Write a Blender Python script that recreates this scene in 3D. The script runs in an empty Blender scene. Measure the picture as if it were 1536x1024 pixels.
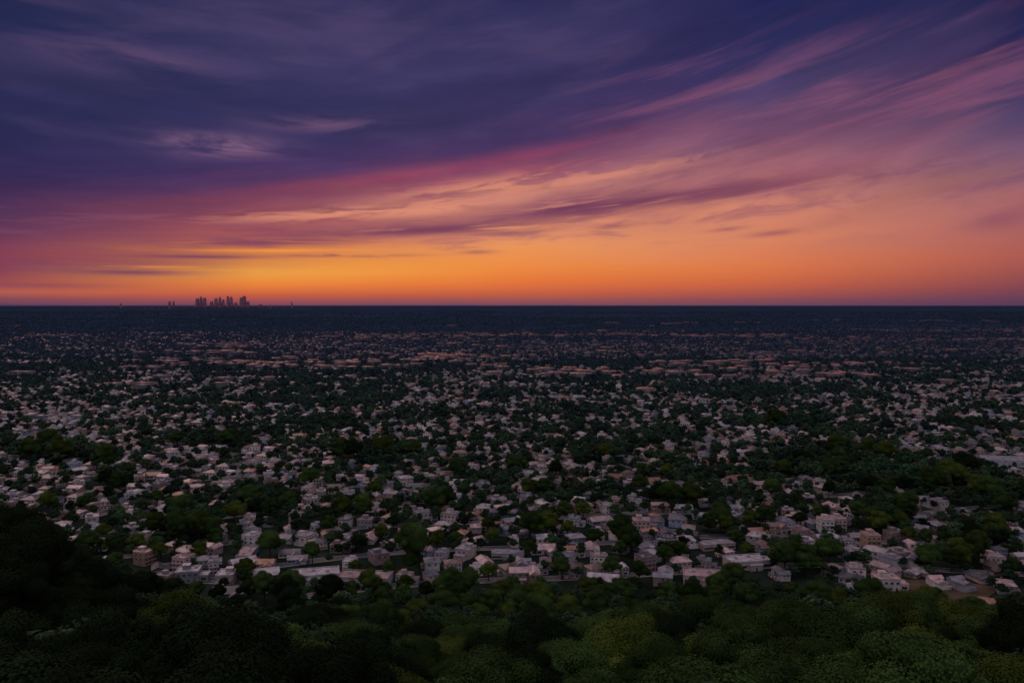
import bpy, math, random
import numpy as np
from mathutils import kdtree
R = math.radians
random.seed(7); rng = np.random.default_rng(11)
S = bpy.context.scene; COL = S.collection
F = 1195.0; TH = math.atan(55/F); H = 120.0

# ------------------------------------------------------------------ helpers
def lin(c):
    o = []
    for v in c:
        v /= 255.0
        o.append(v/12.92 if v <= .04045 else ((v+.055)/1.055)**2.4)
    return tuple(o)+(1.0,)
def link(o, parent=None):
    COL.objects.link(o)
    if parent: o.parent = parent
    return o
def tag(o, label=None, cat=None, group=None, kind=None):
    if label: o['label'] = label
    if cat: o['category'] = cat
    if group: o['group'] = group
    if kind: o['kind'] = kind
    return o
def empty(name, loc=(0,0,0), rz=0):
    o = bpy.data.objects.new(name, None); link(o); o.location = loc; o.rotation_euler = (0,0,rz); return o
class MB:
    def __init__(s): s.v=[]; s.f=[]; s.m=[]
    def face(s, pts, mi=0):
        k=len(s.v); s.v += [tuple(p) for p in pts]; s.f.append(tuple(range(k,k+len(pts)))); s.m.append(mi)
    def box(s,x0,x1,y0,y1,z0,z1,mi=0,top=None,bottom=True):
        k=len(s.v); s.v += [(x0,y0,z0),(x1,y0,z0),(x1,y1,z0),(x0,y1,z0),(x0,y0,z1),(x1,y0,z1),(x1,y1,z1),(x0,y1,z1)]
        fs=[(0,1,5,4),(1,2,6,5),(2,3,7,6),(3,0,4,7),(4,5,6,7)]+([(3,2,1,0)] if bottom else [])
        for i,q in enumerate(fs):
            s.f.append(tuple(k+a for a in q)); s.m.append(top if (top is not None and i==4) else mi)
    def hip(s,x0,x1,y0,y1,z,h,ov=.5,gable=False,mi=0):
        x0-=ov;x1+=ov;y0-=ov;y1+=ov; k=len(s.v); cy=(y0+y1)/2; ins=0.05 if gable else min((y1-y0)/2,(x1-x0)/2-.3)
        e=.18
        s.v += [(x0,y0,z),(x1,y0,z),(x1,y1,z),(x0,y1,z),(x0,y0,z+e),(x1,y0,z+e),(x1,y1,z+e),(x0,y1,z+e),(x0+ins,cy,z+h),(x1-ins,cy,z+h)]
        for q in [(3,2,1,0),(0,1,5,4),(1,2,6,5),(2,3,7,6),(3,0,4,7),(4,5,9,8),(6,7,8,9),(5,6,9),(7,4,8)]:
            s.f.append(tuple(k+a for a in q)); s.m.append(mi)
    def hipy(s,x0,x1,y0,y1,z,h,ov=.5,gable=False,mi=0):
        t=MB(); t.hip(y0,y1,x0,x1,z,h,ov,gable,mi); k=len(s.v)
        s.v += [(b,a,c) for a,b,c in t.v]; s.f += [tuple(k+i for i in reversed(q)) for q in t.f]; s.m += t.m
    def tube(s,p0,p1,r0,r1,n=7,mi=0):
        p0=np.array(p0,float);p1=np.array(p1,float);d=p1-p0;d/=np.linalg.norm(d)
        a=np.cross(d,[0,0,1] if abs(d[2])<.9 else [1,0,0]);a/=np.linalg.norm(a);b=np.cross(d,a);k=len(s.v)
        for p,r in((p0,r0),(p1,r1)):
            for i in range(n):
                t=2*math.pi*i/n; s.v.append(tuple(p+r*(math.cos(t)*a+math.sin(t)*b)))
        for i in range(n):
            j=(i+1)%n; s.f.append((k+i,k+j,k+n+j,k+n+i)); s.m.append(mi)
        s.f.append(tuple(k+n+i for i in range(n))); s.m.append(mi)
    def mesh(s,name,mats):
        me=bpy.data.meshes.new(name); me.from_pydata(s.v,[],s.f)
        for m in mats: me.materials.append(m)
        me.polygons.foreach_set('material_index', s.m); me.update(); return me
    def build(s,name,mats,parent=None):
        return link(bpy.data.objects.new(name,s.mesh(name,mats)),parent)
def fast_mesh(name,V,L,sizes,cols=None,mi=None,mats=()):
    me=bpy.data.meshes.new(name)
    me.vertices.add(len(V)); me.vertices.foreach_set('co',np.ascontiguousarray(V,dtype=np.float32).ravel())
    me.loops.add(len(L)); me.loops.foreach_set('vertex_index',np.ascontiguousarray(L,dtype=np.int32))
    st=np.zeros(len(sizes),np.int32); st[1:]=np.cumsum(sizes)[:-1]
    me.polygons.add(len(sizes)); me.polygons.foreach_set('loop_start',st)
    for m in mats: me.materials.append(m)
    if mi is not None: me.polygons.foreach_set('material_index',np.ascontiguousarray(mi,dtype=np.int32))
    me.update(calc_edges=True)
    if cols is not None:
        at=me.attributes.new('tone','FLOAT_COLOR','FACE')
        c=np.ones((len(sizes),4),np.float32); c[:,:3]=cols; at.data.foreach_set('color',c.ravel())
    return me
def vnoise(x,y,sc,seed=0):
    x=np.asarray(x,float)/sc+seed*17.3; y=np.asarray(y,float)/sc-seed*9.1
    xi=np.floor(x);yi=np.floor(y);fx=x-xi;fy=y-yi;fx=fx*fx*(3-2*fx);fy=fy*fy*(3-2*fy)
    def h(a,b):
        v=np.sin(a*127.1+b*311.7+seed*74.7)*43758.5453; return v-np.floor(v)
    return (h(xi,yi)*(1-fx)+h(xi+1,yi)*fx)*(1-fy)+(h(xi,yi+1)*(1-fx)+h(xi+1,yi+1)*fx)*fy
def proj(x,y,z):
    x=np.asarray(x,float);y=np.asarray(y,float);z=np.asarray(z,float)-H
    f=y*math.cos(TH)-z*math.sin(TH); u=y*math.sin(TH)+z*math.cos(TH)
    return 768+F*x/f, 512-F*u/f
def ground_at(px,py,z=0):
    X=(px-768)/F; Y=(512-py)/F
    dy=math.cos(TH)+Y*math.sin(TH); dz=Y*math.cos(TH)-math.sin(TH)
    t=(z-H)/dz; return X*t, dy*t
def terrain(x,y):
    x=np.asarray(x,float);y=np.asarray(y,float)
    g=96-.345*np.maximum(y,0)+ (vnoise(x,y,60,3)-.5)*9*np.clip((330-y)/150,0.2,1)
    g=g+28*np.exp(-((x+116)/30)**2-((y-150)/50)**2)+6*np.exp(-((x-150)/60)**2-((y-200)/60)**2)
    r=np.hypot(x,y); g=g-np.maximum(np.abs(x)-500,0)*.12
    g=.5*(g+np.sqrt(g*g+36))
    return g+(vnoise(x,y,300,5)-.5)*3*np.clip((r-300)/500,0,1)

# ------------------------------------------------------------------ materials
def mat(name,col,rough=.8,spec=.3,attr=False,noise=None,rand=0.,bump=None,far=None,belt=False):
    m=bpy.data.materials.new(name); m.use_nodes=True; nt=m.node_tree; N=nt.nodes; L=nt.links
    b=N['Principled BSDF']; b.inputs['Roughness'].default_value=rough; b.inputs['Specular IOR Level'].default_value=spec
    rgb=N.new('ShaderNodeRGB'); rgb.outputs[0].default_value=tuple(col)+(1,); cur=rgb.outputs[0]
    def mix(a,bb,fac=1.,mode='MULTIPLY'):
        n=N.new('ShaderNodeMix'); n.data_type='RGBA'; n.blend_type=mode
        if not isinstance(fac,(int,float)): L.new(fac,n.inputs[0])
        else: n.inputs[0].default_value=fac
        L.new(a,n.inputs[6]) if not isinstance(a,tuple) else setattr(n.inputs[6],'default_value',a)
        L.new(bb,n.inputs[7]) if not isinstance(bb,tuple) else setattr(n.inputs[7],'default_value',bb)
        return n.outputs[2]
    def grey(v):
        cb=N.new('ShaderNodeCombineColor')
        for i in range(3): L.new(v,cb.inputs[i])
        return cb.outputs[0]
    def rng_(v,a,b_,c,d):
        mr=N.new('ShaderNodeMapRange'); mr.inputs[1].default_value=a; mr.inputs[2].default_value=b_; mr.inputs[3].default_value=c; mr.inputs[4].default_value=d; L.new(v,mr.inputs[0]); return mr
    if attr:
        a=N.new('ShaderNodeAttribute'); a.attribute_name='tone'; cur=mix(cur,a.outputs['Color'])
    geo=N.new('ShaderNodeNewGeometry')
    if noise:
        sc,lo,hi=noise
        n=N.new('ShaderNodeTexNoise'); n.inputs['Scale'].default_value=sc; n.inputs['Detail'].default_value=3; L.new(geo.outputs['Position'],n.inputs['Vector'])
        cur=mix(cur,grey(rng_(n.outputs[0],.3,.7,lo,hi).outputs[0]))
    if rand:
        oi=N.new('ShaderNodeObjectInfo'); cur=mix(cur,grey(rng_(oi.outputs['Random'],0,1,1-rand,1+rand*.6).outputs[0]))
    if far:   # aerial haze painted into the base colour, growing with distance
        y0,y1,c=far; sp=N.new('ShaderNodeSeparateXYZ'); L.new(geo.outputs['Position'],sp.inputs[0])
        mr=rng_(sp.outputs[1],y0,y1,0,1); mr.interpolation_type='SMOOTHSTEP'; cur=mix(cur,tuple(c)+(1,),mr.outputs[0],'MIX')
    if belt:  # woods and open land far out
        mp=N.new('ShaderNodeMapping'); mp.inputs['Scale'].default_value=(.0006,.0006,1); L.new(geo.outputs['Position'],mp.inputs[0])
        n=N.new('ShaderNodeTexNoise'); n.inputs['Scale'].default_value=1; n.inputs['Detail'].default_value=8; n.inputs['Roughness'].default_value=.65; L.new(mp.outputs[0],n.inputs['Vector'])
        cur=mix(cur,grey(rng_(n.outputs[0],.35,.65,.65,1.15).outputs[0]))
    L.new(cur,b.inputs['Base Color'])
    if bump:
        n=N.new('ShaderNodeTexNoise'); n.inputs['Scale'].default_value=bump[0]; L.new(geo.outputs['Position'],n.inputs['Vector'])
        bp=N.new('ShaderNodeBump'); bp.inputs['Strength'].default_value=bump[1]; bp.inputs['Distance'].default_value=bump[2]
        L.new(n.outputs[0],bp.inputs['Height']); L.new(bp.outputs[0],b.inputs['Normal'])
    return m
HAZE_COL=(.031,.056,.094)  # haze blue that the far tree colour is painted towards
M={}
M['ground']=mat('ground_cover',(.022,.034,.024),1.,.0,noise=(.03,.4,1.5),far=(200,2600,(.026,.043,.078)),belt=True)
M['road']=mat('asphalt',(.08,.076,.08),.75,.3,noise=(.3,.8,1.2))
M['kerb']=mat('kerb_concrete',(.22,.21,.2),.8)
M['paint']=mat('road_paint',(.5,.5,.48),.6)
M['field']=mat('dry_field',(.09,.065,.04),.95,.1,noise=(.08,.6,1.3))
M['leaf_olive']=mat('olive_leaves',(.053,.080,.015),.9,.02,attr=True,rand=.4,noise=(.12,.75,1.25))
M['leaf_green']=mat('green_leaves',(.035,.066,.018),.9,.02,attr=True,rand=.45,noise=(.12,.75,1.25))
M['leaf_dark']=mat('dark_leaves',(.011,.021,.009),.9,.02,attr=True,rand=.3)  # dark trees, whose colour also paints in the vignette at lower left
M['leaf_far']=mat('far_leaves',(.026,.053,.028),.9,.03,attr=True,noise=(.02,.6,1.4),far=(250,2600,HAZE_COL))
M['bark']=mat('bark',(.05,.037,.026),.9,.1,noise=(2,.7,1.3))
WALLS=[('white',(.64,.59,.58)),('cream',(.55,.46,.42)),('pale grey',(.39,.38,.43)),('pinkish beige',(.50,.36,.34)),('tan',(.42,.27,.19)),('bluish grey',(.27,.32,.43))]
ROOFS=[('light grey',(.40,.36,.38)),('brown',(.18,.115,.095)),('dark grey',(.10,.10,.12)),('pale pink',(.48,.34,.33)),('terracotta',(.34,.17,.11)),('mid grey',(.23,.22,.25))]
for n,c in WALLS: M['w_'+n]=mat(n.replace(' ','_')+'_render',c,.85,.2,noise=(.5,.6,1.1),rand=.45)
for n,c in ROOFS: M['r_'+n]=mat(n.replace(' ','_')+'_roofing',c,.42,.45,noise=(.4,.5,1.15),rand=.45,bump=(3,.3,.05))
M['glass']=mat('window_glass',(.02,.025,.035),.12,.6)
M['frame']=mat('window_frame_paint',(.42,.40,.39),.6)
M['door']=mat('door_wood',(.12,.06,.04),.6)
M['brick']=mat('chimney_brick',(.25,.13,.09),.9)
M['metal']=mat('roof_unit_metal',(.35,.36,.37),.45,.5)
M['fwall']=mat('far_house_walls',(1,1,1),.85,.2,attr=True,noise=(.3,.6,1.1),far=(450,2200,(.060,.056,.082)))  # distant walls and roofs fade to a painted haze tone
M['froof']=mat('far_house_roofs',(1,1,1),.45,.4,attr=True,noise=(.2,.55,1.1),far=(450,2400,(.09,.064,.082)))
M['fwin']=mat('far_house_windows',(.02,.025,.035),.15,.6)
M['gloss']=mat('shiny_flat_roof',(.24,.13,.11),.22,.75)
M['tower']=mat('tower_facade',(.34,.15,.21),.8,.2,rand=.18)  # distance haze put into the tower colour as purple
M['towerwin']=mat('tower_glazing',(.22,.10,.16),.5,.3)  # same purple haze tint in the glazing colour

# ------------------------------------------------------------------ sky
W=bpy.data.worlds.new('World'); S.world=W; W.use_nodes=True; nt=W.node_tree; N=nt.nodes; L=nt.links
try: W.cycles.sampling_method='MANUAL'; W.cycles.sample_map_resolution=256
except Exception as ex_: print(ex_)
bg=N['Background']
def put(sock,v):
    if hasattr(v,'default_value') and hasattr(v,'links'): L.new(v,sock)
    else: sock.default_value=v
def m(op,a,b=0.,c=None,clamp=False):
    n=N.new('ShaderNodeMath'); n.operation=op; n.use_clamp=clamp; put(n.inputs[0],a); put(n.inputs[1],b)
    if c is not None: put(n.inputs[2],c)
    return n.outputs[0]
def mr(v,a,b,c=0.,d=1.,smooth=True):
    n=N.new('ShaderNodeMapRange'); n.interpolation_type='SMOOTHSTEP' if smooth else 'LINEAR'
    put(n.inputs[0],v)
    for i,k in enumerate((a,b,c,d)): n.inputs[1+i].default_value=k
    return n.outputs[0]
def mx(f,a,b,mode='MIX'):
    n=N.new('ShaderNodeMix'); n.data_type='RGBA'; n.blend_type=mode; put(n.inputs[0],f); put(n.inputs[6],a); put(n.inputs[7],b); return n.outputs[2]
tc=N.new('ShaderNodeTexCoord'); sp=N.new('ShaderNodeSeparateXYZ'); L.new(tc.outputs['Generated'],sp.inputs[0])
dx,dy,dz=sp.outputs
A=m('ARCTAN2',dx,dy); E=m('ARCSINE',m('MINIMUM',m('MAXIMUM',dz,-1.),1.))
U=m('MAXIMUM',m('MINIMUM',m('DIVIDE',A,.571),1.4),-1.4)
KT=.55
kk=mr(E,.02,.13,0,KT)
T=m('MULTIPLY',E,m('EXPONENT',m('MULTIPLY',m('MULTIPLY',U,kk),-1.)))
T2=m('SUBTRACT',E,m('MULTIPLY',A,m('MULTIPLY',m('ADD',U,1.3),.085)))   # flatter drift of the high deck
def noise(sx,st,seed,det=5.,dist=.3,rough=.5,tt=None):
    cb=N.new('ShaderNodeCombineXYZ'); L.new(m('DIVIDE',A,sx),cb.inputs[0]); L.new(m('DIVIDE',tt or T,st),cb.inputs[1]); cb.inputs[2].default_value=seed
    n=N.new('ShaderNodeTexNoise'); n.inputs['Scale'].default_value=1; n.inputs['Detail'].default_value=det; n.inputs['Roughness'].default_value=rough; n.inputs['Distortion'].default_value=dist
    L.new(cb.outputs[0],n.inputs['Vector']); return n.outputs[0]
n1=noise(.26,.055,1.3,5.,.2); n2=noise(.20,.045,7.7,5.,.5,.5,T2); n3=noise(.16,.010,3.1,6.,.4,.6); n4=noise(.5,.10,12.4,4.,.3,.5,T2); n5=noise(.085,.0125,5.5,7.,.5,.6); n6=noise(.13,.024,9.2,6.,.5,.58,T2); n7=noise(.30,.022,15.3,6.,.4,.58)
amp=m('MULTIPLY',mr(E,.015,.13,.003,.062),mr(U,.25,.75,1.,.28))
TW=m('MAXIMUM',m('ADD',T,m('MULTIPLY',m('SUBTRACT',n1,.5),amp)),0.)
TW=m('MAXIMUM',m('ADD',TW,m('MULTIPLY',m('SUBTRACT',n5,.5),m('MULTIPLY',amp,.7))),0.)
POS=m('SQRT',m('DIVIDE',TW,.8))
def ds(c,k):
    g=.3*c[0]+.5*c[1]+.2*c[2]; return tuple(g+(v-g)*k for v in c)
cols={0:[(0,(34,40,82)),(100,(41,46,91)),(200,(40,39,84)),(260,(47,40,86)),(300,(72,46,90)),(330,(92,52,90)),(370,(116,57,86)),(400,(136,62,82)),(425,(162,76,76)),(438,(186,90,74)),(448,(136,72,84)),(457,(85,60,95))],
384:[(0,(50,48,94)),(100,(62,57,102)),(160,(62,56,103)),(210,(68,58,106)),(250,(68,50,98)),(280,(98,55,95)),(310,(135,66,88)),(340,(155,75,86)),(362,(185,95,83)),(382,(234,140,62)),(408,(252,166,58)),(428,(242,128,50)),(443,(200,88,62)),(452,(150,75,85)),(457,(105,65,95))],
768:[(0,(44,44,92)),(80,(63,57,103)),(150,(72,59,107)),(200,(84,57,105)),(228,(116,62,100)),(250,(152,74,97)),(275,(170,98,108)),(295,(202,126,110)),(320,(192,114,106)),(345,(225,138,100)),(370,(241,148,84)),(400,(245,138,58)),(425,(236,114,52)),(440,(202,92,62)),(450,(158,80,80)),(457,(105,68,95))],
1152:[(0,(31,35,84)),(80,(47,47,96)),(140,(78,64,108)),(180,(103,70,110)),(220,(128,77,106)),(260,(166,100,110)),(290,(192,113,104)),(320,(208,126,104)),(360,(221,128,92)),(400,(225,116,68)),(425,(208,96,62)),(440,(174,82,72)),(450,(136,72,83)),(457,(98,66,93))],
1536:[(0,(25,31,78)),(60,(32,37,84)),(130,(58,55,102)),(180,(84,68,109)),(220,(114,80,113)),(260,(142,92,108)),(320,(172,100,102)),(380,(180,90,80)),(415,(154,76,76)),(435,(126,66,80)),(450,(100,60,88)),(457,(82,58,90))]}
def ss(x,a,b):
    x=min(max((x-a)/(b-a),0),1); return x*x*(3-2*x)
def dirc(px,py):
    X=(px-768)/F; Y=(512-py)/F; d=(X,math.cos(TH)+Y*math.sin(TH),Y*math.cos(TH)-math.sin(TH)); n_=math.sqrt(sum(k*k for k in d))
    a=math.atan2(d[0],d[1]); e=max(math.asin(d[2]/n_),0); u=a/.571; return a,e,u,e*math.exp(-u*KT*ss(e,.02,.13))
cur=None; us=[]
for px,stops in cols.items():
    r=N.new('ShaderNodeValToRGB'); L.new(POS,r.inputs[0]); cr=r.color_ramp
    pts=[]
    for py,c in stops:
        a,e,u,t=dirc(px,py); pts.append((math.sqrt(t/.8),lin(ds(c,.91))))
    us.append(math.atan2((px-768)/F,1)/.571)
    pts.sort(key=lambda q:q[0])
    cr.elements[0].position=pts[0][0]; cr.elements[0].color=pts[0][1]; cr.elements[1].position=min(pts[-1][0],1); cr.elements[1].color=pts[-1][1]
    for p,c in pts[1:-1]:
        el=cr.elements.new(p); el.color=c
    o=r.outputs[0]
    cur=o if cur is None else mx(mr(U,us[-2],us[-1],smooth=False),cur,o)
def gau(px,py,su,st,tt=None):
    a,e,u,t=dirc(px,py)
    if tt is T2: t=e-a*(u+1.3)*.085
    q=m('ADD',m('POWER',m('ABSOLUTE',m('DIVIDE',m('SUBTRACT',U,u),su)),2.),m('POWER',m('ABSOLUTE',m('DIVIDE',m('SUBTRACT',tt or T,t),st)),2.))
    return m('EXPONENT',m('MULTIPLY',q,-1.))
wm=m('MULTIPLY',m('MULTIPLY',mr(n2,.46,.76),mr(E,.12,.19)),mr(U,.2,.8,1.,.4))
cur=mx(m('MULTIPLY',wm,.25),cur,lin((108,86,120)))
dk=m('MULTIPLY',m('MULTIPLY',mr(n4,.42,.66),mr(E,.15,.22)),mr(U,.2,.75,1.,.1)); cur=mx(m('MULTIPLY',dk,.6),cur,lin((37,40,80)))
for px,py,su,st,k in [(330,220,.10,.012,1.3),(285,212,.06,.006,.5),(475,186,.12,.009,.55),(200,88,.16,.02,.3)]:
    cur=mx(m('MULTIPLY',m('MULTIPLY',gau(px,py,su,st,T2),mr(n6,.36,.62)),k*.6),cur,lin((152,108,135)))
st_=m('MULTIPLY',m('MULTIPLY',m('MULTIPLY',mr(n5,.48,.68),mr(T,.05,.09)),mr(T,.15,.20,1,0)),mr(E,.14,.20,1,0)); cur=mx(m('MULTIPLY',st_,.42),cur,lin((130,72,98)))
# layered mauve streaks climbing to the right
ry=m('MULTIPLY',m('MULTIPLY',mr(U,.0,.45),mr(E,.10,.15)),mr(E,.24,.34,1,0))
cur=mx(m('MULTIPLY',m('MULTIPLY',mr(n7,.5,.7),ry),.40),cur,lin((158,92,118)))
cur=mx(m('MULTIPLY',m('MULTIPLY',mr(n7,.48,.3),ry),.40),cur,lin((82,60,106)))
cur=mx(m('MULTIPLY',m('MULTIPLY',gau(60,385,.40,.022),mr(n5,.2,.5,.5,1.)),.7),cur,lin((138,64,84)))
for px,py,su,st,k in [(520,320,.26,.011,1.),(740,280,.24,.012,.9),(900,266,.25,.006,.6),(640,316,.12,.008,.8)]:
    cur=mx(m('MULTIPLY',m('MULTIPLY',gau(px,py,su,st),mr(n5,.42,.58)),k*.9),cur,lin((226,146,118)))
for px,py,su,st,k in [(850,310,.14,.010,1.2),(980,300,.30,.006,1.1),(1130,285,.16,.005,.9),(640,345,.30,.008,1.1),(430,362,.16,.006,.9),(520,383,.14,.0028,.9),(300,385,.12,.003,1.),(200,408,.10,.004,1.),(330,365,.2,.005,.6),(120,398,.22,.008,.8),(60,428,.12,.003,.5),(1160,350,.05,.002,.6),(910,341,.05,.0025,.6),(760,350,.08,.003,.7),(716,378,.04,.003,.6),(1090,344,.04,.0015,.5),(1500,330,.06,.003,.5),(1480,280,.1,.004,.4)]:
    cur=mx(m('MULTIPLY',m('MULTIPLY',gau(px,py,su,st),mr(n3,.34,.50)),k*.85),cur,lin((118,64,92)))
for px,py,su,st,k in [(270,402,.16,.0035,.8),(420,376,.15,.003,.7)]:
    cur=mx(m('MULTIPLY',m('MULTIPLY',gau(px,py,su,st),mr(n3,.40,.56)),k),cur,lin((248,154,58)))
for px,py,su,st,k in [(560,268,.22,.008,.55),(800,232,.20,.008,.5)]:
    cur=mx(m('MULTIPLY',m('MULTIPLY',gau(px,py,su,st),mr(n5,.3,.6)),k*.8),cur,lin((160,68,90)))
tex=mr(n6,.3,.7,.90,1.10,False); tcb=N.new('ShaderNodeCombineColor')
for i_ in range(3): L.new(tex,tcb.inputs[i_])
cur=mx(mr(E,.05,.14),cur,mx(1.,cur,tcb.outputs[0],'MULTIPLY'))
back=m('MAXIMUM',mr(dy,.45,-.4),mr(E,.5,1.0))
cur=mx(back,cur,(.41,.36,.44,1))  # unseen sky behind and overhead brightened, added to light the houses
sky=N.new('ShaderNodeTexSky'); sky.sky_type='NISHITA'; sky.sun_disc=False; sky.sun_elevation=R(3); sky.sun_rotation=R(-18)
cur=mx(1.,cur,mx(1.,sky.outputs[0],mx(back,(0,0,0,1),(.02,.02,.02,1)),'MULTIPLY'),'ADD')
L.new(cur,bg.inputs[0]); bg.inputs[1].default_value=1.
sl=bpy.data.lights.new('dusk_glow','SUN'); sl.energy=.65; sl.angle=R(25); sl.color=(1,.62,.54)  # soft lamp added for the western dusk glow, real sun is below the horizon
so=link(bpy.data.objects.new('dusk_glow',sl)); so.rotation_euler=(R(52),0,R(180+35)); so.location=(0,0,300)

# ------------------------------------------------------------------ ground
rad=np.concatenate([np.linspace(3,700,170),np.geomspace(720,110000,70)]); na=220
ang=np.linspace(0,2*np.pi,na,endpoint=False)
RR,AA=np.meshgrid(rad,ang,indexing='ij'); gx=(RR*np.sin(AA)).ravel(); gy=(RR*np.cos(AA)).ravel(); gz=terrain(gx,gy)
V=np.vstack([np.stack([gx,gy,gz],1),[[0,0,float(terrain(0,0))]]])
i,j=np.meshgrid(np.arange(len(rad)-1),np.arange(na),indexing='ij'); i=i.ravel();j=j.ravel();j2=(j+1)%na
q=np.stack([i*na+j,(i)*na+j2,(i+1)*na+j2,(i+1)*na+j],1)[:,::-1]
jj=np.arange(na); tri=np.stack([np.full(na,len(V)-1),(jj+1)%na,jj],1)
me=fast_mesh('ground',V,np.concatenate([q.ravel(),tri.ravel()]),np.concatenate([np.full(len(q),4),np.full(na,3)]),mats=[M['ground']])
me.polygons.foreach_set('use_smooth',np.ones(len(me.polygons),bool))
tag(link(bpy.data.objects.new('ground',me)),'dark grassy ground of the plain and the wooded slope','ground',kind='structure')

# ------------------------------------------------------------------ layout masks
FB=np.array([(-400,850),(0,850),(125,855),(250,880),(450,895),(560,882),(900,882),(1000,880),(1180,875),(1260,897),(1330,907),(1450,912),(1536,932),(1900,940)],float)
def fb(px): return np.interp(px,FB[:,0],FB[:,1])
WB=[(1230,705,95,19),(1385,726,105,19),(1500,760,40,16),(1470,815,50,20),(1330,785,38,18),(1420,855,50,16),(400,772,32,12),(295,800,36,16),(525,780,26,9),(180,732,30,11),(60,688,44,10),(645,762,26,10),(820,808,20,8),(1090,800,26,9),(1195,850,50,18),(935,838,18,7),(560,690,60,5),(900,690,50,5),(1170,640,70,5),(330,670,70,5),(130,690,50,6),(1010,760,34,6),(610,860,18,10)]
def wood(px,py):
    w=np.zeros_like(np.asarray(px,float))
    for a,b,c,d in WB: w=np.maximum(w,np.exp(-.7*(((px-a)/c)**2+((py-b)/d)**2)))
    return w
def bands(x,y):
    n_=vnoise(x/2.6,y,30,21)*.45+vnoise(x/2.2,y,80,22)*.35+vnoise(x/2,y,300,23)*.20
    g=vnoise(420*x/y,900*np.log(y),80,41)*.55+vnoise(700*x/y,900*np.log(y),34,42)*.45
    k=np.clip((y-450)/900,0,1)*.7
    return n_*(1-k)+(.5+(g-.5)*1.05)*k
# ------------------------------------------------------------------ house kinds
def window_mesh(w,h):
    b=MB(); b.box(-w/2,w/2,-.06,.02,0,h,0); t=.09
    b.face([(-w/2+t,-.066,t),(-.03,-.066,t),(-.03,-.066,h-t),(-w/2+t,-.066,h-t)],1)
    b.face([(.03,-.066,t),(w/2-t,-.066,t),(w/2-t,-.066,h-t),(.03,-.066,h-t)],1)
    return b.mesh('window',[M['frame'],M['glass']])
WM=window_mesh(1.5,1.4); WW=window_mesh(2.6,1.7)
db=MB(); db.box(-.55,.55,-.07,.02,0,2.15,0); DM=db.mesh('door',[M['door']])
cb_=MB(); cb_.box(-.4,.4,-.35,.35,-1.2,1.3); cb_.box(-.47,.47,-.42,.42,1.3,1.42); CM=cb_.mesh('chimney',[M['brick']])
ub=MB(); ub.box(-.9,.9,-.7,.7,.02,1.1); ub.box(-.6,.6,-.4,.4,1.1,1.25); UM=ub.mesh('roof_unit',[M['metal']])
gb=MB(); gb.box(-1.4,1.4,-.08,.02,0,2.3,0)
for k in range(3): gb.box(-1.3,1.3,-.1,-.082,.15+k*.72,.72+k*.72,1)
GM=gb.mesh('garage_door',[M['frame'],M['metal']])
def parapet(r,x0,x1,y0,y1,z):
    r.box(x0-.12,x1+.12,y0-.12,y1+.12,z,z+.22)
    t=.28;h=.75
    r.box(x0-.1,x1+.1,y0-.1,y0+t,z+.22,z+h); r.box(x0-.1,x1+.1,y1-t,y1+.1,z+.22,z+h)
    r.box(x0-.1,x0+t,y0+t,y1-t,z+.22,z+h-.01); r.box(x1-t,x1+.1,y0+t,y1-t,z+.22,z+h-.01)
def wins(x0,x1,y,z,n,rz,small=True,side=None):
    out=[]
    for i in range(n):
        p=x0+(i+.5)*(x1-x0)/n
        out.append((WM if small else WW,(p,y,z) if side is None else (side,p,z),rz,'window'))
    return out
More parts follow.
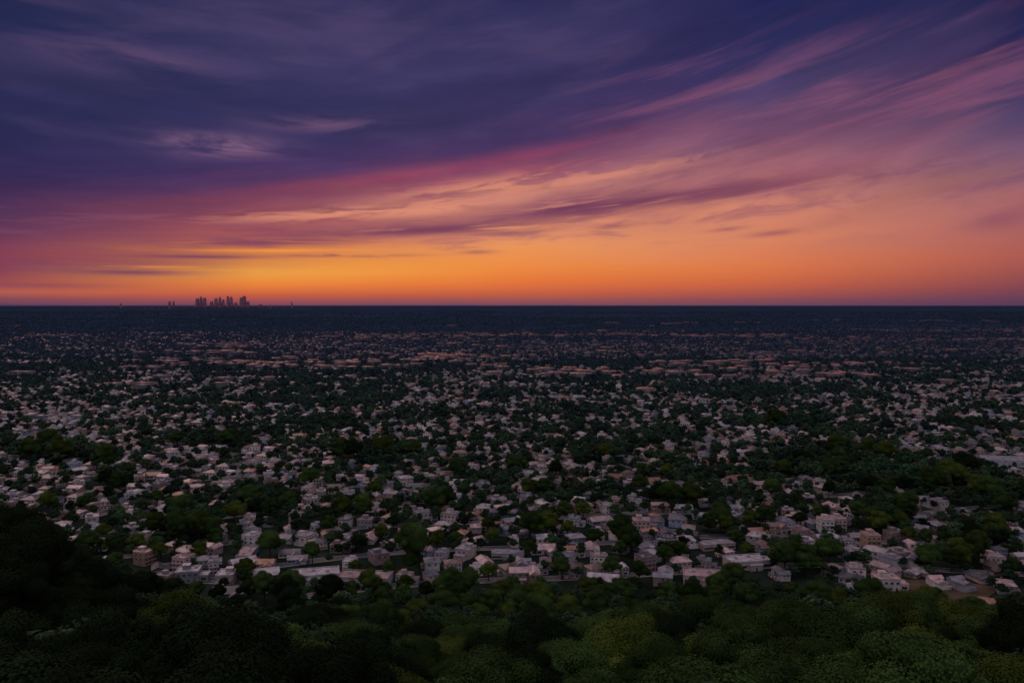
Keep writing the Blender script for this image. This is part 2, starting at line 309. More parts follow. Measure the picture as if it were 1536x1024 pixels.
def make_shape(kind,wm,rm):
    w=MB();r=MB();ex=[]
    if kind==0:
        w.box(-6,5,-4.5,4.5,-2,6.2); parapet(r,-6,5,-4.5,4.5,6.2); w.box(-3.5,0,-.5,3.4,6.43,8.7); r.box(-3.7,.2,-.7,3.6,8.7,8.9)
        w.box(5.003,9.4,-3.2,3.5,-2,3.2); parapet(r,5.15,9.4,-3.2,3.5,3.2)
        ex+=wins(-6,5,-4.5,3.9,4,0)+wins(-6,1.5,-4.5,.9,3,0)+[(DM,(3.2,-4.5,.02),0,'door')]+wins(-3.5,3.5,0,3.9,2,-R(90),side=-6)+wins(-3,3,0,3.9,2,R(90),side=5)+wins(5.2,9.3,-3.2,.9,1,0,False)
        ex+=[(UM,(3,1.5,6.42),0,'roof_unit')]
    elif kind==1:
        w.box(-7.5,7.5,-4.5,4.5,-2,3.3); r.hip(-7.5,7.5,-4.5,4.5,3.3,2.5,.6,True)
        w.face([(-7.4,-4.4,3.3),(-7.4,4.4,3.3),(-7.4,0,5.5)]);w.face([(7.4,-4.4,3.3),(7.4,4.4,3.3),(7.4,0,5.5)])
        w.box(2,7,-9,-4.503,-2,3.0); r.hipy(2,7,-9,-3.4,3.0,1.7,.45,True); w.face([(2.1,-8.95,3),(6.9,-8.95,3),(4.5,-8.95,4.5)])
        ex+=wins(-7.3,-1.6,-4.5,.95,2,0,False)+[(DM,(.6,-4.5,.02),0,'door'),(GM,(4.5,-9,.02),0,'garage_door'),(CM,(-3.5,1.2,5),0,'chimney')]+wins(-3,3,0,1,2,-R(90),side=-7.5)
    elif kind==2:
        w.box(-5.8,5.8,-4.8,4.8,-2,6); r.hip(-5.8,5.8,-4.8,4.8,6,2.3,.55)
        w.box(-5.2,-.5,-7,-4.803,-2,2.8); r.hip(-5.2,-.5,-7,-4.9,2.8,.8,.3)
        ex+=wins(-5.8,5.8,-4.8,3.8,4,0)+wins(.5,5.6,-4.8,.95,2,0)+[(DM,(-3,-7,.02),0,'door'),(CM,(3,1.5,7.2),0,'chimney')]+wins(-4,4,0,3.8,2,-R(90),side=-5.8)+wins(-4,4,0,3.8,2,R(90),side=5.8)
    elif kind==3:
        w.box(-7,3,-3.6,4,-2,5.8); r.hip(-7,3,-3.6,4,5.8,2.1,.5,True); w.face([(-6.9,-3.5,5.8),(-6.9,3.9,5.8),(-6.9,.2,7.7)])
        w.box(3.003,8,-6.5,3.5,-2,5.5); r.hipy(3,8,-6.5,3.5,5.5,2.2,.45,True); w.face([(3.1,-6.45,5.5),(7.9,-6.45,5.5),(5.5,-6.45,7.4)])
        w.box(-6.5,1,-6.3,-3.603,-2,2.7); r.box(-6.7,1.2,-6.5,-3.62,2.7,2.9)
        ex+=wins(-7,3,-3.6,3.7,3,0)+wins(3.2,7.8,-6.5,3.6,2,0)+wins(3.2,7.8,-6.5,.9,1,0,False)+wins(-6.3,-1.5,-6.3,.9,2,0)+[(DM,(.1,-6.3,.02),0,'door'),(CM,(-3,1,7),0,'chimney')]+wins(-3,3,0,3.6,2,R(90),side=8)
    elif kind==4:
        w.box(-4.3,4.3,-5,5,-2,9.2); parapet(r,-4.3,4.3,-5,5,9.2); w.box(-1.5,2,0,4,9.43,11.5); r.box(-1.7,2.2,-.2,4.2,11.5,11.7)
        for z in (3.1,6.1): w.box(-4,4,-6.2,-5.003,z-.25,z-.05); w.box(-4,4,-6.2,-6.08,z-.05,z+.85)
        for z in (.9,3.5,6.5): ex+=wins(-4.2,4.2,-5,z+.15,3,0)
        for z in (3.8,6.8): ex+=wins(-4,4,0,z,2,-R(90),side=-4.3)+wins(-4,4,0,z,2,R(90),side=4.3)
        ex+=[(UM,(-2.8,-2,9.42),0,'roof_unit')]
    elif kind==5:
        w.box(-13,13,-6,6,-2,4.6); parapet(r,-13,13,-6,6,4.6); w.box(-4,3,-8.2,-6.003,-2,3.4); r.box(-4.3,3.3,-8.5,-6.13,3.4,3.65)
        ex+=wins(-12.5,-5,-6,1.3,3,0,False)+wins(4,12.5,-6,1.3,4,0,False)+[(DM,(-.5,-8.2,.02),0,'door')]+[(UM,(x,y,4.82),0,'roof_unit') for x,y in((-8,1),(0,2),(7,-1))]
    else:
        w.box(-28,28,-15,15,-2,8); r.hip(-28,28,-15,15,8,3,.4,True); w.face([(-27.9,-14.9,8),(-27.9,14.9,8),(-27.9,0,10.9)]);w.face([(27.9,-14.9,8),(27.9,14.9,8),(27.9,0,10.9)])
        ex+=[(GM,(x,-15,.02),0,'loading_door') for x in (-20,-8,4)]+wins(10,27,-15,4,5,0,False)
    return w.mesh('wall',[wm]),r.mesh('roof',[rm]),ex
DESC=['two-storey flat-roofed house','single-storey gabled house','two-storey hip-roofed house','L-shaped gabled house','three-storey flat-roofed block with balconies','long low flat-roofed building','large gabled warehouse']
NAME=['flat_roofed_house','bungalow','hip_roofed_house','gabled_house','apartment_block','commercial_building','warehouse']
CAT=['house','house','house','house','apartment block','building','warehouse']
RAD=[8,9,7.5,8.5,6.5,14,30]
HT=[7.5,4.5,7.2,6.8,10.2,5,10]
cache={}
def get(kind,wi,ri):
    if (kind,wi,ri) not in cache: cache[(kind,wi,ri)]=make_shape(kind,M['w_'+WALLS[wi][0]],M['r_'+ROOFS[ri][0]])
    return cache[(kind,wi,ri)]
def place_house(x,y,z,rz,kind,wi,ri,sc):
    t=empty(NAME[kind],(x,y,z),rz); t.scale=(sc,sc,sc*.92)
    wm,rm,ex=get(kind,wi,ri)
    link(bpy.data.objects.new('wall',wm),t); ro=link(bpy.data.objects.new('roof',rm),t)
    for me_,loc,r_,nm in ex:
        o=link(bpy.data.objects.new(nm,me_), ro if nm in('chimney','roof_unit') else t); o.location=loc; o.rotation_euler=(0,0,r_)
    return t
DX,DV=12.,14.
def warp(u,v):
    a=R(7); x=u-v*.05; y=u*math.sin(a)+v
    return x+14*np.sin(v/170.)+11*np.sin(v/47.+u/130.), y+20*np.sin(u/190.+.7)+13*np.sin(u/71.+v/260)+6*np.sin(u/33.+v/90)
sites=[]  # x,y,rz,kind,wi,ri,sc
SPEC=[(470,872,5,0,0,R(14)),(548,876,5,2,3,R(-6)),(395,868,1,3,0,R(20)),(1508,696,6,2,5,R(-10)),(1064,874,5,3,3,R(-10)),(1125,850,5,1,0,R(12)),(1288,897,3,2,5,R(8)),(1498,920,1,4,4,R(-25)),(345,897,1,5,2,R(5)),(1330,884,0,0,3,R(-5)),(285,872,0,2,0,R(10)),(785,872,3,3,3,R(4)),(905,876,1,0,0,R(-14)),(1105,722,6,3,4,R(25)),(180,650,5,0,0,0)]
for px,py,k,wi,ri,rz in SPEC:
    x,y=ground_at(px,py); sites.append((x,y,rz,k,wi,ri,.85 if k!=6 else (.66 if px>1400 else .42)))
THX,THY=sites[7][0],sites[7][1]
j=0;v=290.
streets=[]
while v<3600:
    if j%4==2: streets.append(v+1); v+=6.5; j+=1; continue
    n=int(1.0*(v+300)/DX)
    uu=(np.arange(-n,n+1)+rng.random())*DX+rng.normal(0,3.,2*n+1)
    vv=v+rng.normal(0,2.6,len(uu)); x,y=warp(uu,vv); y=np.maximum(y,200); px,py=proj(x,y,0)
    ok=(px>-250)&(px<1790)&(py<fb(px)-rng.uniform(0,8,len(px)))
    w=wood(px,py); d_=bands(x,y)
    thr=np.interp(y,[300,550,800,1100,1500,2200,3600],[.22,.36,.435,.485,.54,.62,.70])
    p=np.clip((d_-thr)*6+.5,0.12,.97)*(w<.5)
    ok&=rng.random(len(px))<p
    for a,b in zip(x[ok],y[ok]):
        k=int(rng.choice([0,1,2,3,4,5],p=[.33,.18,.22,.20,.04,.03])); wi=int(rng.choice(6,p=[.27,.15,.21,.17,.07,.13]))
        ri=int(rng.choice([0,3,5],p=[.38,.34,.28])) if k in(0,4,5) else int(rng.choice(6,p=[.18,.13,.15,.24,.11,.19]))
        sites.append((float(a),float(b),rng.normal(0,.28)+(math.pi/2*rng.choice([0,0,1,-1]))+.1,k,wi,ri,float(rng.uniform(.56,.82))*float(np.interp(b,[450,1200],[1,1.25]))))
    v+=DV; j+=1
kd=kdtree.KDTree(len(sites))
for i_,s in enumerate(sites): kd.insert((s[0],s[1],0),i_)
kd.balance(); dead=set()
for i_,s in enumerate(sites):
    if i_ in dead: continue
    for co,k,d in kd.find_range((s[0],s[1],0),RAD[s[3]]*s[6]+14):
        if k>i_ and d<(RAD[s[3]]*s[6]+RAD[sites[k][3]]*sites[k][6])*(.78 if s[3]<5 else .92): dead.add(k)
sites=[s for i_,s in enumerate(sites) if i_ not in dead]
print('houses',len(sites))
arr=np.array([(s[0],s[1]) for s in sites]); hz=terrain(arr[:,0],arr[:,1]); hpx,hpy=proj(arr[:,0],arr[:,1],hz+3)
WHX,WHY=sites[3][0],sites[3][1]

# ------------------------------------------------------------------ tree sites
fx,fy=ground_at(1400,890)
kh=kdtree.KDTree(len(sites))
for i_,s in enumerate(sites): kh.insert((s[0],s[1],0),i_)
kh.balance()
trees=[(-92,150,1.5,1),(-85,156,1.25,1),(-100,157,1.5,1)] # x y scale wooded
sp_=9.5
for y in np.arange(58,345,sp_*.86):
    xs=np.arange(-.72*y-25,.72*y+25,sp_); xs=xs+rng.uniform(-3.3,3.3,len(xs)); ys=y+rng.uniform(-3.3,3.3,len(xs))
    z=terrain(xs,ys); px,py=proj(xs,ys,z+2)
    for a,b_,p,q in zip(xs,ys,px,py):
        s=float(rng.choice([.78,1.0,1.2,1.38],p=[.28,.36,.26,.1]))*rng.uniform(.9,1.1)*float(np.interp(b_,[190,280],[1,.74]))
        if abs(a-THX)<12 and -70<b_-THY<12: s=min(s,.4)
        if not (q<fb(p)+4 and b_>250): trees.append((a,b_,s,1))
def scatter(y0,y1,sp,pr,lo,hi):
    for y in np.arange(y0,y1,sp):
        xs=np.arange(-.74*y,.74*y,sp); xs=xs+rng.uniform(-sp*.4,sp*.4,len(xs)); ys=y+rng.uniform(-sp*.4,sp*.4,len(xs)); px,py=proj(xs,ys,0)
        w=wood(px,py); nz=bands(xs,ys)
        pp=np.where(w>.42,1.,np.clip(pr-(nz-.45)*1.8,0.25,1)); ok=(rng.random(len(xs))<pp)&(py<fb(px)+4)
        for a,b_,ww in zip(xs[ok],ys[ok],w[ok]):
            c,k,d=kh.find((a,b_,0)); s=rng.uniform(lo,hi)*(1.4 if rng.random()<.12 else 1)
            if ww>.42: s*=1.5
            rk=RAD[sites[k][3]]*sites[k][6]
            if d<rk*.7+2.6*s:
                if d<rk*.70: continue
                s=min(s,.46)
            if abs(a-fx)<24 and abs(b_-fy)<15: continue
            if abs(a-WHX)<36 and -115<b_-WHY<22: s=min(s,.42)
            if abs(a-THX)<12 and -70<b_-THY<12: s=min(s,.4)
            trees.append((a,b_,s,0))
scatter(285,650,7.2,.70,.46,.84)
scatter(650,1000,7.8,.82,.50,.88)
scatter(1000,1700,9.6,.90,.60,.98)
T_=np.array(trees); tz=terrain(T_[:,0],T_[:,1]); tpx,tpy=proj(T_[:,0],T_[:,1],tz+8*T_[:,2]); print('trees',len(trees))
# ------------------------------------------------------------------ which houses and trees show largest (front-to-back cover count)
GW,GH=768,512; cov=np.zeros((GH,GW),bool); items=[(arr[i_,1],0,i_) for i_ in range(len(sites)) if arr[i_,1]<1500]+[(T_[k,1],1,k) for k in range(len(trees)) if T_[k,1]<1500]
items.sort(key=lambda q:q[0]); seen={0:{},1:{}}
for y,ty,k in items:
    if ty==0:
        s=sites[k]; hw=RAD[s[3]]*s[6]*.85; z0,z1=hz[k],hz[k]+HT[s[3]]*s[6]+1; x=s[0]
    else: x=T_[k,0]; s_=T_[k,2]; hw=5.4*s_; z0,z1=tz[k]+3*s_,tz[k]+12*s_
    a,b_=proj(x,y,z0); c,d_=proj(x,y,z1); r_=hw*F/y
    x0,x1=int((a-r_)/2),int((a+r_)/2)+1; y0,y1=int(d_/2),int(b_/2)+1
    if x1<=0 or x0>=GW or y1<=0 or y0>=GH: continue
    x0=max(x0,0);x1=min(x1,GW);y0=max(y0,0);y1=min(y1,GH)
    yy,xx=np.mgrid[y0:y1,x0:x1]
    if ty==1: msk=((xx-a/2)/(r_/2+.3))**2+((yy-(b_+d_)/4)/((b_-d_)/4+.3))**2<1
    else: msk=np.ones_like(xx,bool)
    sub=cov[y0:y1,x0:x1]; n_=int((msk&~sub).sum()); sub|=msk
    if ty==1 and y<95: n_+=3000
    if n_>5: seen[ty][k]=n_
hs=sorted(seen[0],key=lambda k:-seen[0][k])[:299]; ind=set(hs); it=set(sorted(seen[1],key=lambda k:-seen[1][k])[:300])
ind|={i_ for i_ in range(len(sites)) if sites[i_][3]==6 and i_ in seen[0]}
print('seen',len(seen[0]),len(seen[1]),'smallest',min(seen[0][k] for k in hs),min(seen[1][k] for k in it))
W1=['first','second','third','fourth','fifth','sixth','seventh','eighth','ninth']
ORD=['nearest']+[w+' nearest' for w in W1[1:]]+[w+' nearest' for w in['tenth','eleventh','twelfth','thirteenth','fourteenth','fifteenth','sixteenth','seventeenth','eighteenth','nineteenth']]
for dec,tn in(('twentieth','twenty'),('thirtieth','thirty'),('fortieth','forty'),('fiftieth','fifty'),('sixtieth','sixty')): ORD+=[dec+' nearest']+['%s-%s nearest'%(tn,k) for k in W1]
ZONE=['along the left edge','just in from the left edge','left of the skyline','directly below the skyline','just right of the skyline','left of the middle','right of the middle','further right of the middle','left of the right third','inside the right third','just in from the right edge','along the right edge']
def zone(px): return int(min(max(px//128,0),11))
cnt={}
for i_ in sorted(ind,key=lambda k:arr[k,1]):
    x,y,rz,k,wi,ri,sc=sites[i_]; t=place_house(x,y,float(hz[i_]),rz,k,wi,ri,sc); z=zone(hpx[i_]); c=cnt.get(z,0); cnt[z]=c+1
    tag(t,'%s %s, %s building %s'%(WALLS[wi][0],DESC[k],ORD[min(c,68)],ZONE[z]),CAT[k],'houses of the suburb below the hill')
def to_tpl(mb): 
    V=np.array(mb.v,float); sz=np.array([len(f) for f in mb.f]); L_=np.array([i for f in mb.f for i in f])
    return V,L_,sz,np.array(mb.m)
def far_tpl(kind,win):
    b=MB()
    if kind==0: b.box(-6,5,-4.5,4.5,-1,6.4,0,1,False); b.box(-3.5,0,-.5,3.4,6.41,8.6,0,1,False); b.box(5.003,9.4,-3.2,3.5,-1,3.3,0,1,False); fr=-4.5
    elif kind==1: b.box(-7.5,7.5,-4.5,4.5,-1,3.3,0,None,False); b.hip(-7.5,7.5,-4.5,4.5,3.3,2.5,.6,True,1); b.box(2,7,-9,-4.503,-1,3,0,1,False); fr=-4.5
    elif kind==2: b.box(-5.8,5.8,-4.8,4.8,-1,6,0,None,False); b.hip(-5.8,5.8,-4.8,4.8,6,2.3,.55,False,1); fr=-4.8
    elif kind==3: b.box(-7,3,-3.6,4,-1,5.8,0,None,False); b.hip(-7,3,-3.6,4,5.8,2.1,.5,True,1); b.box(3.003,8,-6.5,3.5,-1,5.5,0,None,False); b.hipy(3,8,-6.5,3.5,5.5,2.2,.45,True,1); fr=-3.6
    elif kind==4: b.box(-4.3,4.3,-5,5,-1,9.4,0,1,False); b.box(-1.5,2,0,4,9.41,11.5,0,1,False); fr=-5
    else: b.box(-13,13,-6,6,-1,4.8,0,1,False); b.box(-9,-7,0,2,4.81,6,0,1,False); b.box(5,8,-2,0,4.81,5.8,0,1,False); fr=-6
    if win:
        for z in ((3.7,.9) if kind in(0,2) else (1.0,) if kind in(1,5) else (3.7,) if kind==3 else (6.6,3.7,.9)):
            for x in (-5,-2.5,0,2.2) if kind not in (4,) else (-2.8,0,2.8):
                if kind==1 and x>1.5: continue
                b.face([(x-.7,fr-.04,z),(x+.7,fr-.04,z),(x+.7,fr-.04,z+1.4),(x-.7,fr-.04,z+1.4)],2)
        for y_ in (-2,2):
            if kind in(0,2): b.face([(5.84 if kind==2 else 5.04,y_-.7,3.7),(5.84 if kind==2 else 5.04,y_+.7,3.7),(5.84 if kind==2 else 5.04,y_+.7,5.1),(5.84 if kind==2 else 5.04,y_-.7,5.1)],2)
    return to_tpl(b)
class Merge:
    def __init__(s): s.V=[];s.L=[];s.S=[];s.C=[];s.M=[];s.n=0
    def add(s,tpl,loc,rz,sc,colfun,mi):
        V,L_,sz=tpl[:3]; n=len(loc)
        if n==0: return
        c=np.cos(rz)[:,None];q=np.sin(rz)[:,None]; X=V[None,:,0]*sc[:,0:1];Y=V[None,:,1]*sc[:,1:2];Z=V[None,:,2]*sc[:,2:3]
        P=np.stack([X*c-Y*q+loc[:,0:1],X*q+Y*c+loc[:,1:2],Z+loc[:,2:3]],2)
        s.V.append(P.reshape(-1,3)); s.L.append((L_[None,:]+(np.arange(n)*len(V))[:,None]+s.n).ravel()); s.S.append(np.tile(sz,n))
        s.C.append(colfun(n,len(sz)).reshape(-1,3)); s.M.append(np.tile(mi,n)); s.n+=n*len(V)
    def obj(s,name,mats):
        me=fast_mesh(name,np.vstack(s.V),np.concatenate(s.L),np.concatenate(s.S),np.vstack(s.C),np.concatenate(s.M),mats); print(name,len(me.polygons)); return link(bpy.data.objects.new(name,me))
WC=np.array([w[1] for w in WALLS]);RC=np.array([r[1] for r in ROOFS])
mh=Merge()
for k in range(6):
    for near in (True,False):
        idx=[i_ for i_,s in enumerate(sites) if i_ not in ind and s[3]==k and ((s[1]<1100)==near)]
        if not idx: continue
        tpl=far_tpl(k,near); a=np.array([sites[i_] for i_ in idx]); loc=np.stack([a[:,0],a[:,1],hz[idx]],1)
        wc=WC[a[:,4].astype(int)];rc=RC[a[:,5].astype(int)]; mi=tpl[3]
        def cf(n,f,wc=wc,rc=rc,mi=mi):
            o=np.where((mi==1)[None,:,None],rc[:,None,:],wc[:,None,:]); return o*rng.uniform(.45,1.15,(n,1,1))
        mh.add(tpl,loc,a[:,2],np.repeat(a[:,6:7],3,1),cf,mi)
b=MB(); b.box(-.5,.5,-.5,.5,-.2,1,0,1,False); tb=to_tpl(b)
b=MB(); b.box(-.5,.5,-.5,.5,-.2,1,0,3,False); tg=to_tpl(b)
def cf2(n,f): return WC[rng.integers(0,4,n)][:,None,:]*np.ones((1,f,1))*rng.uniform(.15,.4,(n,1,1))
def belts(y0,y1,n,w0,w1,h0,h1,thr,tpl,xa=-.7,xb=.78):
    yy=np.sqrt(rng.uniform(y0**2,y1**2,n)); xx=yy*rng.uniform(xa,xb,n)
    dn=vnoise(700*xx/yy,1000*np.log(yy),46,31)*.5+vnoise(520*xx/yy,1000*np.log(yy),130,32)*.5+.12*np.exp(-((xx/yy-.12)/.32)**2); ok=dn+rng.normal(0,.07,n)>thr; xx=xx[ok];yy=yy[ok]; n=len(xx)
    sc=np.stack([rng.uniform(w0,w1,n),rng.uniform(w0,w1,n)*.8,rng.uniform(h0,h1,n)],1)
    mh.add(tpl,np.stack([xx,yy,terrain(xx,yy)],1),rng.normal(0,.3,n),sc,cf2,tpl[3])
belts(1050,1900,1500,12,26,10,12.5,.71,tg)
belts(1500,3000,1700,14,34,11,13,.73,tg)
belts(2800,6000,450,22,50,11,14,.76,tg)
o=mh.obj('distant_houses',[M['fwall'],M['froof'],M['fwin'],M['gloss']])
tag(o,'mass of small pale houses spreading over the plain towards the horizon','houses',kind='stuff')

# ------------------------------------------------------------------ roads
def road_ribbon(pts,w,label):
    b=MB(); k=MB(); p=MB()
    pts=np.array(pts); d=np.gradient(pts,axis=0); d/=np.linalg.norm(d,axis=1)[:,None]; nrm=np.stack([-d[:,1],d[:,0]],1)
    def strip(mb,o0,o1,dz):
        A_=pts+nrm*o0;B_=pts+nrm*o1; za=terrain(A_[:,0],A_[:,1])+dz; zb=terrain(B_[:,0],B_[:,1])+dz
        for i in range(len(pts)-1): mb.face([(A_[i,0],A_[i,1],za[i]),(B_[i,0],B_[i,1],zb[i]),(B_[i+1,0],B_[i+1,1],zb[i+1]),(A_[i+1,0],A_[i+1,1],za[i+1])])
    strip(b,w/2,-w/2,.12); o=tag(b.build('road',[M['road']]),label,'road',kind='structure')
    for s_ in(1,-1): strip(k,s_*w/2+(.9 if s_>0 else 0),s_*w/2-(.9 if s_<0 else 0),.24)
    k.build('kerb',[M['kerb']],o)
    for i in range(0,len(pts)-1,2):
        m_=(pts[i]+pts[i+1])/2; dd=d[i]*1.5; nn=nrm[i]*.08; z=float(terrain(*m_))+.13
        q=[m_-dd-nn,m_+dd-nn,m_+dd+nn,m_-dd+nn]; p.face([(a[0],a[1],z) for a in q])
    p.build('road_marking',[M['paint']],o); return o
for q,vs in enumerate(streets):
    if vs>900: break
    u=np.arange(-.75*vs-40,.75*vs+40,7.); x,y=warp(u,np.full(len(u),vs)); px,py=proj(x,y,0); ok=py<fb(px)+6
    if ok.sum()>5:
        i0=np.argmax(ok); i1=len(ok)-np.argmax(ok[::-1]); road_ribbon(np.stack([x,y],1)[i0:i1],5.,'grey street running across the suburb between rows of houses, %s to the hill'%ORD[q])
for px0,px1,py0,py1 in [(1325,1425,888,912),(250,420,868,880)]:
    a=ground_at(px0,py0);c=ground_at(px1,py1); road_ribbon([(a[0]+(c[0]-a[0])*t,a[1]+(c[1]-a[1])*t) for t in np.linspace(0,1,12)],6,'short pale street at the %s foot of the wood'%('right' if px0>800 else 'left'))
b=MB(); P=[(fx+26*math.cos(t)*(1+.2*math.sin(3*t)),fy+15*math.sin(t)) for t in np.linspace(0,2*math.pi,29)[:-1]]
for i_ in range(28):
    tri=[(fx,fy),P[i_],P[(i_+1)%28]]; b.face([(p[0],p[1],float(terrain(*p))+.3) for p in tri])
tag(b.build('field',[M['field']]),'bare brown field between trees at the lower right','field',kind='structure')

# ------------------------------------------------------------------ trees
def ico(sub):
    import bmesh
    bm=bmesh.new(); bmesh.ops.create_icosphere(bm,subdivisions=sub,radius=1); V=np.array([v.co[:] for v in bm.verts]); Fc=np.array([[v.index for v in f.verts] for f in bm.faces]); bm.free(); return V,Fc
ICO=ico(2); ICO1=ico(1)
def crown_tpl(seed,nl,nleaf,ls,hgt=12.,rad=5.6,core=ICO,var=.15,nrnd=.32):
    g=np.random.default_rng(seed); Vs=[];Ls=[];Ss=[];Cs=[];n0=0
    sx,sy=g.uniform(-.9,.9,2)
    lob=[(0,0,hgt*.58,rad*.62),(sx,sy,hgt*.80,rad*.36)]
    for i in range(nl):     # lobes over an uneven dome
        a=i*2.4+g.uniform(-.6,.6); q=math.sqrt((i+.5)/nl); rr=rad*.70*q*g.uniform(.75,1.2); z=hgt*(.40+.43*math.sqrt(max(0,1-q*q*.95)))*g.uniform(.82,1.12)
        lob.append((rr*math.cos(a)+sx*.5,rr*math.sin(a)+sy*.5,z,rad*g.uniform(.17,.38)))
    lb=np.array(lob)
    for x,y,z,r in lob:
        V,Fc=core; P=V*(r*.84)*(1+.14*np.sin(V[:,[1]]*5+x)*np.cos(V[:,[0]]*6+y)); P=P*[1,1,.85]+[x,y,z]
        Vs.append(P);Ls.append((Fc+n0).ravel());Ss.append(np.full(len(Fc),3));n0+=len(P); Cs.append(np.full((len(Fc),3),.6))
    w=lb[:,3]**2; li=g.choice(len(lb),nleaf,p=w/w.sum()); d=g.normal(size=(nleaf,3)); d/=np.linalg.norm(d,axis=1)[:,None]; d[:,2]=np.where(d[:,2]<-.35,-d[:,2],d[:,2])
    r=lb[li,3]*g.uniform(.82,1.16,nleaf); C=lb[li,:3]+d*r[:,None]*[1,1,.88]
    inside=np.zeros(nleaf,bool)
    for k,(x,y,z,rr) in enumerate(lob): inside|=(np.linalg.norm((C-[x,y,z])/[1,1,.88],axis=1)<rr*.78)&(li!=k)
    C=C[~inside];d=d[~inside];li=li[~inside];n=len(C)
    nn=d+g.normal(size=(n,3))*nrnd+[0,0,.2]; nn/=np.linalg.norm(nn,axis=1)[:,None]
    a=np.cross(nn,g.normal(size=(n,3))); a/=np.linalg.norm(a,axis=1)[:,None]; b_=np.cross(nn,a); s=(ls*g.uniform(.5,1.3,n))[:,None]
    Q=np.stack([C-a*s*.8,C-b_*s*.6-a*s*.1,C+a*s*.8,C+b_*s*.6+a*s*.1],1)
    Vs.append(Q.reshape(-1,3));Ls.append(np.arange(4*n)+n0);Ss.append(np.full(n,4))
    lt=g.uniform(.7,1.3,len(lob))[li]*g.uniform(1-var,1+var,n); Cs.append(np.stack([lt*g.uniform(.97,1.05,n),lt,lt*.92],1))
    return np.vstack(Vs),np.concatenate(Ls),np.concatenate(Ss),np.vstack(Cs)
def trunk_mesh(seed,hgt=12.):
    g=random.Random(seed); b=MB(); b.tube((0,0,-1.5),(g.uniform(-.2,.2),g.uniform(-.2,.2),hgt*.38),.38,.24); 
    for i in range(5):
        a=i*1.26+g.uniform(-.3,.3); q=(math.cos(a)*2.6,math.sin(a)*2.6,hgt*.6); b.tube((0,0,hgt*.30+i*.15),q,.17,.07,5)
    b.tube((0,0,hgt*.36),(0,0,hgt*.72),.22,.08,6); return b.mesh('trunk',[M['bark']])
near_cr=[]; trunks=[trunk_mesh(s) for s in range(3)]
for sd in range(8):
    Q_=crown_tpl(100+sd,18+sd%4*6,26000,.14,hgt=11.5+(sd%3)*1.0,rad=5.4+.5*(sd%3),var=.05,nrnd=.12)
    near_cr.append({k:fast_mesh('crown',Q_[0],Q_[1],Q_[2],Q_[3],None,[M[k]]) for k in('leaf_olive','leaf_green','leaf_dark')})
cnt={}
lk={'leaf_olive':'olive green','leaf_green':'mid green','leaf_dark':'nearly black'}
for k in sorted(it,key=lambda k:T_[k,1]):
    x,y,s,wd=T_[k]; z=zone(tpx[k]); c=cnt.get(z,0); cnt[z]=c+1
    pd=float(np.interp(tpx[k],[0,250,480,700,1100,1536],[1.,.92,.35,.08,.12,.25])) if wd else .1  # more dark leaves towards the left, painting in the vignette
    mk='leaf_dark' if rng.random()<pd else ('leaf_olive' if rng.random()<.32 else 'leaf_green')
    t=empty('broadleaf_tree',(x,y,float(tz[k])),rng.uniform(0,6.28)); t.scale=(s*rng.uniform(.9,1.2),s*rng.uniform(.9,1.2),s*rng.uniform(.92,1.12))
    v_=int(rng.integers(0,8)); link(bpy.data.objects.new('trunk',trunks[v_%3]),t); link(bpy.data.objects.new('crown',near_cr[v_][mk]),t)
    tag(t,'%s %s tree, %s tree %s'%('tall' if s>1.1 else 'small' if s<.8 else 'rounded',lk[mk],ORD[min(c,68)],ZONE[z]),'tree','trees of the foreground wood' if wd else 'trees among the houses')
mt=Merge()
rest=np.array([k for k in range(len(trees)) if k not in it]); D=T_[rest,1]
def leafcol(tp,lo=.5,hi=1.5):
    def f(n,nf):
        tint=rng.uniform(lo,hi,(n,1,1))*np.stack([rng.uniform(.85,1.25,n),np.ones(n),rng.uniform(.75,1.1,n)],1)[:,None,:]; return tp[3][None]*tint
    return f
for y0,y1,nl,nf,ls,nv in [(0,480,9,800,.5,4),(480,800,7,240,.8,4),(800,1800,4,70,1.2,4)]:
    for v_ in range(nv):
        tp=crown_tpl(300+v_+int(y0),nl,nf,ls,core=ICO1); sel=rest[(D>=y0)&(D<y1)&(np.arange(len(rest))%nv==v_)]
        s=T_[sel,2]; mt.add(tp,np.stack([T_[sel,0],T_[sel,1],tz[sel]],1),rng.uniform(0,6.28,len(sel)),np.stack([s*rng.uniform(.9,1.3,len(sel)),s*rng.uniform(.9,1.3,len(sel)),s],1),leafcol(tp),np.zeros(len(tp[2]),int))
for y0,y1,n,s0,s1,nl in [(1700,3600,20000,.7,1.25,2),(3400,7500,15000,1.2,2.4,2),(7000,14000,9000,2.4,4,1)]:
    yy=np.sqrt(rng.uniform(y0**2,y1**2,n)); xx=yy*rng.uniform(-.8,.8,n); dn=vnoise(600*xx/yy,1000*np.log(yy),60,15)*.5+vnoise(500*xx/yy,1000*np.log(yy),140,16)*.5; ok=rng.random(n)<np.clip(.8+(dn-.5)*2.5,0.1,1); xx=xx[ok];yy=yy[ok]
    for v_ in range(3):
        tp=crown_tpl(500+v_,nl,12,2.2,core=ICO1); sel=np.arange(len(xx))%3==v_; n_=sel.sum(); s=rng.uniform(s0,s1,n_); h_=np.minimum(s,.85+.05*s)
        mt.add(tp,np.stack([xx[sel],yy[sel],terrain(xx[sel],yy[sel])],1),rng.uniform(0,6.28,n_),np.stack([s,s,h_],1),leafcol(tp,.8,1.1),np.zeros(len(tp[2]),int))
o=mt.obj('distant_trees',[M['leaf_far']]); tag(o,'dark green tree cover between and beyond the houses of the plain','trees',kind='stuff')

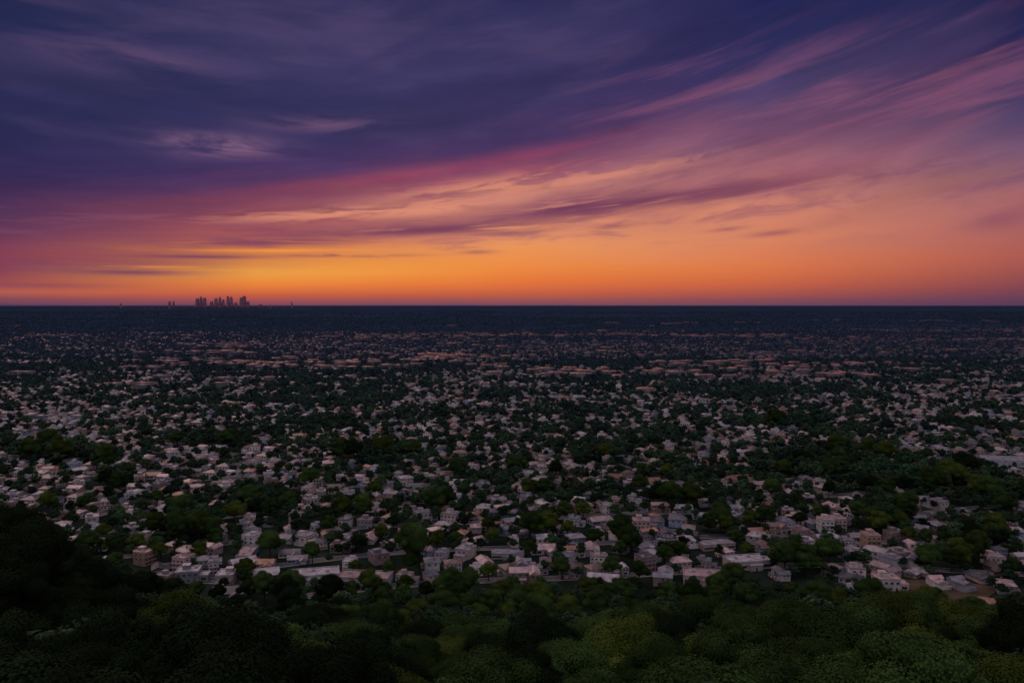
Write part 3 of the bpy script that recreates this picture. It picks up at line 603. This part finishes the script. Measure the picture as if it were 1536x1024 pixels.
# ------------------------------------------------------------------ skyline
TD=26000.
TOW=[(182,455,3,0),(255,452,3.5,0),(261,450,3,1),(296.5,447.5,5,0),(302,443.5,5,2),(307.5,446.5,5,0),(318,452,5,0),(324.5,447.5,5,3),(330.5,443,4.5,1),(335.5,449,4,0),(342.5,444.5,4.5,3),(347.5,442.5,4.5,1),(354,454,6,0),(362.5,446,5,0),(367,444.5,6,3),(372.5,452,5,0),(391,456.5,5,0),(405,456.5,4,1),(438,451.5,2.8,2)]
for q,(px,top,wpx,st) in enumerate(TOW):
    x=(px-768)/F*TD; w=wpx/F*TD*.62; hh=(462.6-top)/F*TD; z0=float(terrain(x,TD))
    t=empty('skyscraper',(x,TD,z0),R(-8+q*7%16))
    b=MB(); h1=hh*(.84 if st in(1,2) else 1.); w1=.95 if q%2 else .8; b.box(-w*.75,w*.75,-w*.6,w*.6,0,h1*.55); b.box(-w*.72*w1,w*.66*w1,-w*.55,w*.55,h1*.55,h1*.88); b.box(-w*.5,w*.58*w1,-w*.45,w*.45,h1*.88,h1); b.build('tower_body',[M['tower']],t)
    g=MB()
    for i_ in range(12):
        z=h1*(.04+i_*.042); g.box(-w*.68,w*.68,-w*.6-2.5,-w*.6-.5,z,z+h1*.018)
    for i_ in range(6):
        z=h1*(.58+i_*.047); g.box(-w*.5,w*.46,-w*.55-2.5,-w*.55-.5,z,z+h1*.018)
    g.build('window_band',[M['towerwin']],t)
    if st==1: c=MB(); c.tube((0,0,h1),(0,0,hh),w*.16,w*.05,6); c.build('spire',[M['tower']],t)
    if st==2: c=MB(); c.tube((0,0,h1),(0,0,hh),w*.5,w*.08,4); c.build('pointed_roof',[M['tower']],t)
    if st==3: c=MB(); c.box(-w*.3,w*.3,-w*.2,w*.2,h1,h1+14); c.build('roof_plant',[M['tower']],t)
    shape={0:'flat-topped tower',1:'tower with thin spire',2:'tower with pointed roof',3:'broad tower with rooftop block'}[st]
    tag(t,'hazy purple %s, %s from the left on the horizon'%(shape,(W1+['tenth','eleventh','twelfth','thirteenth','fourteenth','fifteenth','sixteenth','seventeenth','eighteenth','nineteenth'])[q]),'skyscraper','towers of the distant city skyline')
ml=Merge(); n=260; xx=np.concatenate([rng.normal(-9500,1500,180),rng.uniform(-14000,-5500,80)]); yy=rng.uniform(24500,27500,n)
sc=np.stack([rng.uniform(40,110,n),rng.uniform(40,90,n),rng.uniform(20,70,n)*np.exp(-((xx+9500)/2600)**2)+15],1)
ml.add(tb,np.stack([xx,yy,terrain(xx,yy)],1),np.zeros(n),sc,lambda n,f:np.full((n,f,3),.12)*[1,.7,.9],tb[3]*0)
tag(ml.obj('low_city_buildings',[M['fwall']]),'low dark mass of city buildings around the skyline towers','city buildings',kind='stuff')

# ------------------------------------------------------------------ camera
cd=bpy.data.cameras.new('camera'); cd.sensor_width=36; cd.lens=F/1536*36; cd.clip_start=.5; cd.clip_end=200000
co=link(bpy.data.objects.new('camera',cd)); co.location=(0,0,H); co.rotation_euler=(math.pi/2-TH,0,0); S.camera=co
S.view_settings.view_transform='Standard'; S.view_settings.look='None'; S.view_settings.exposure=0
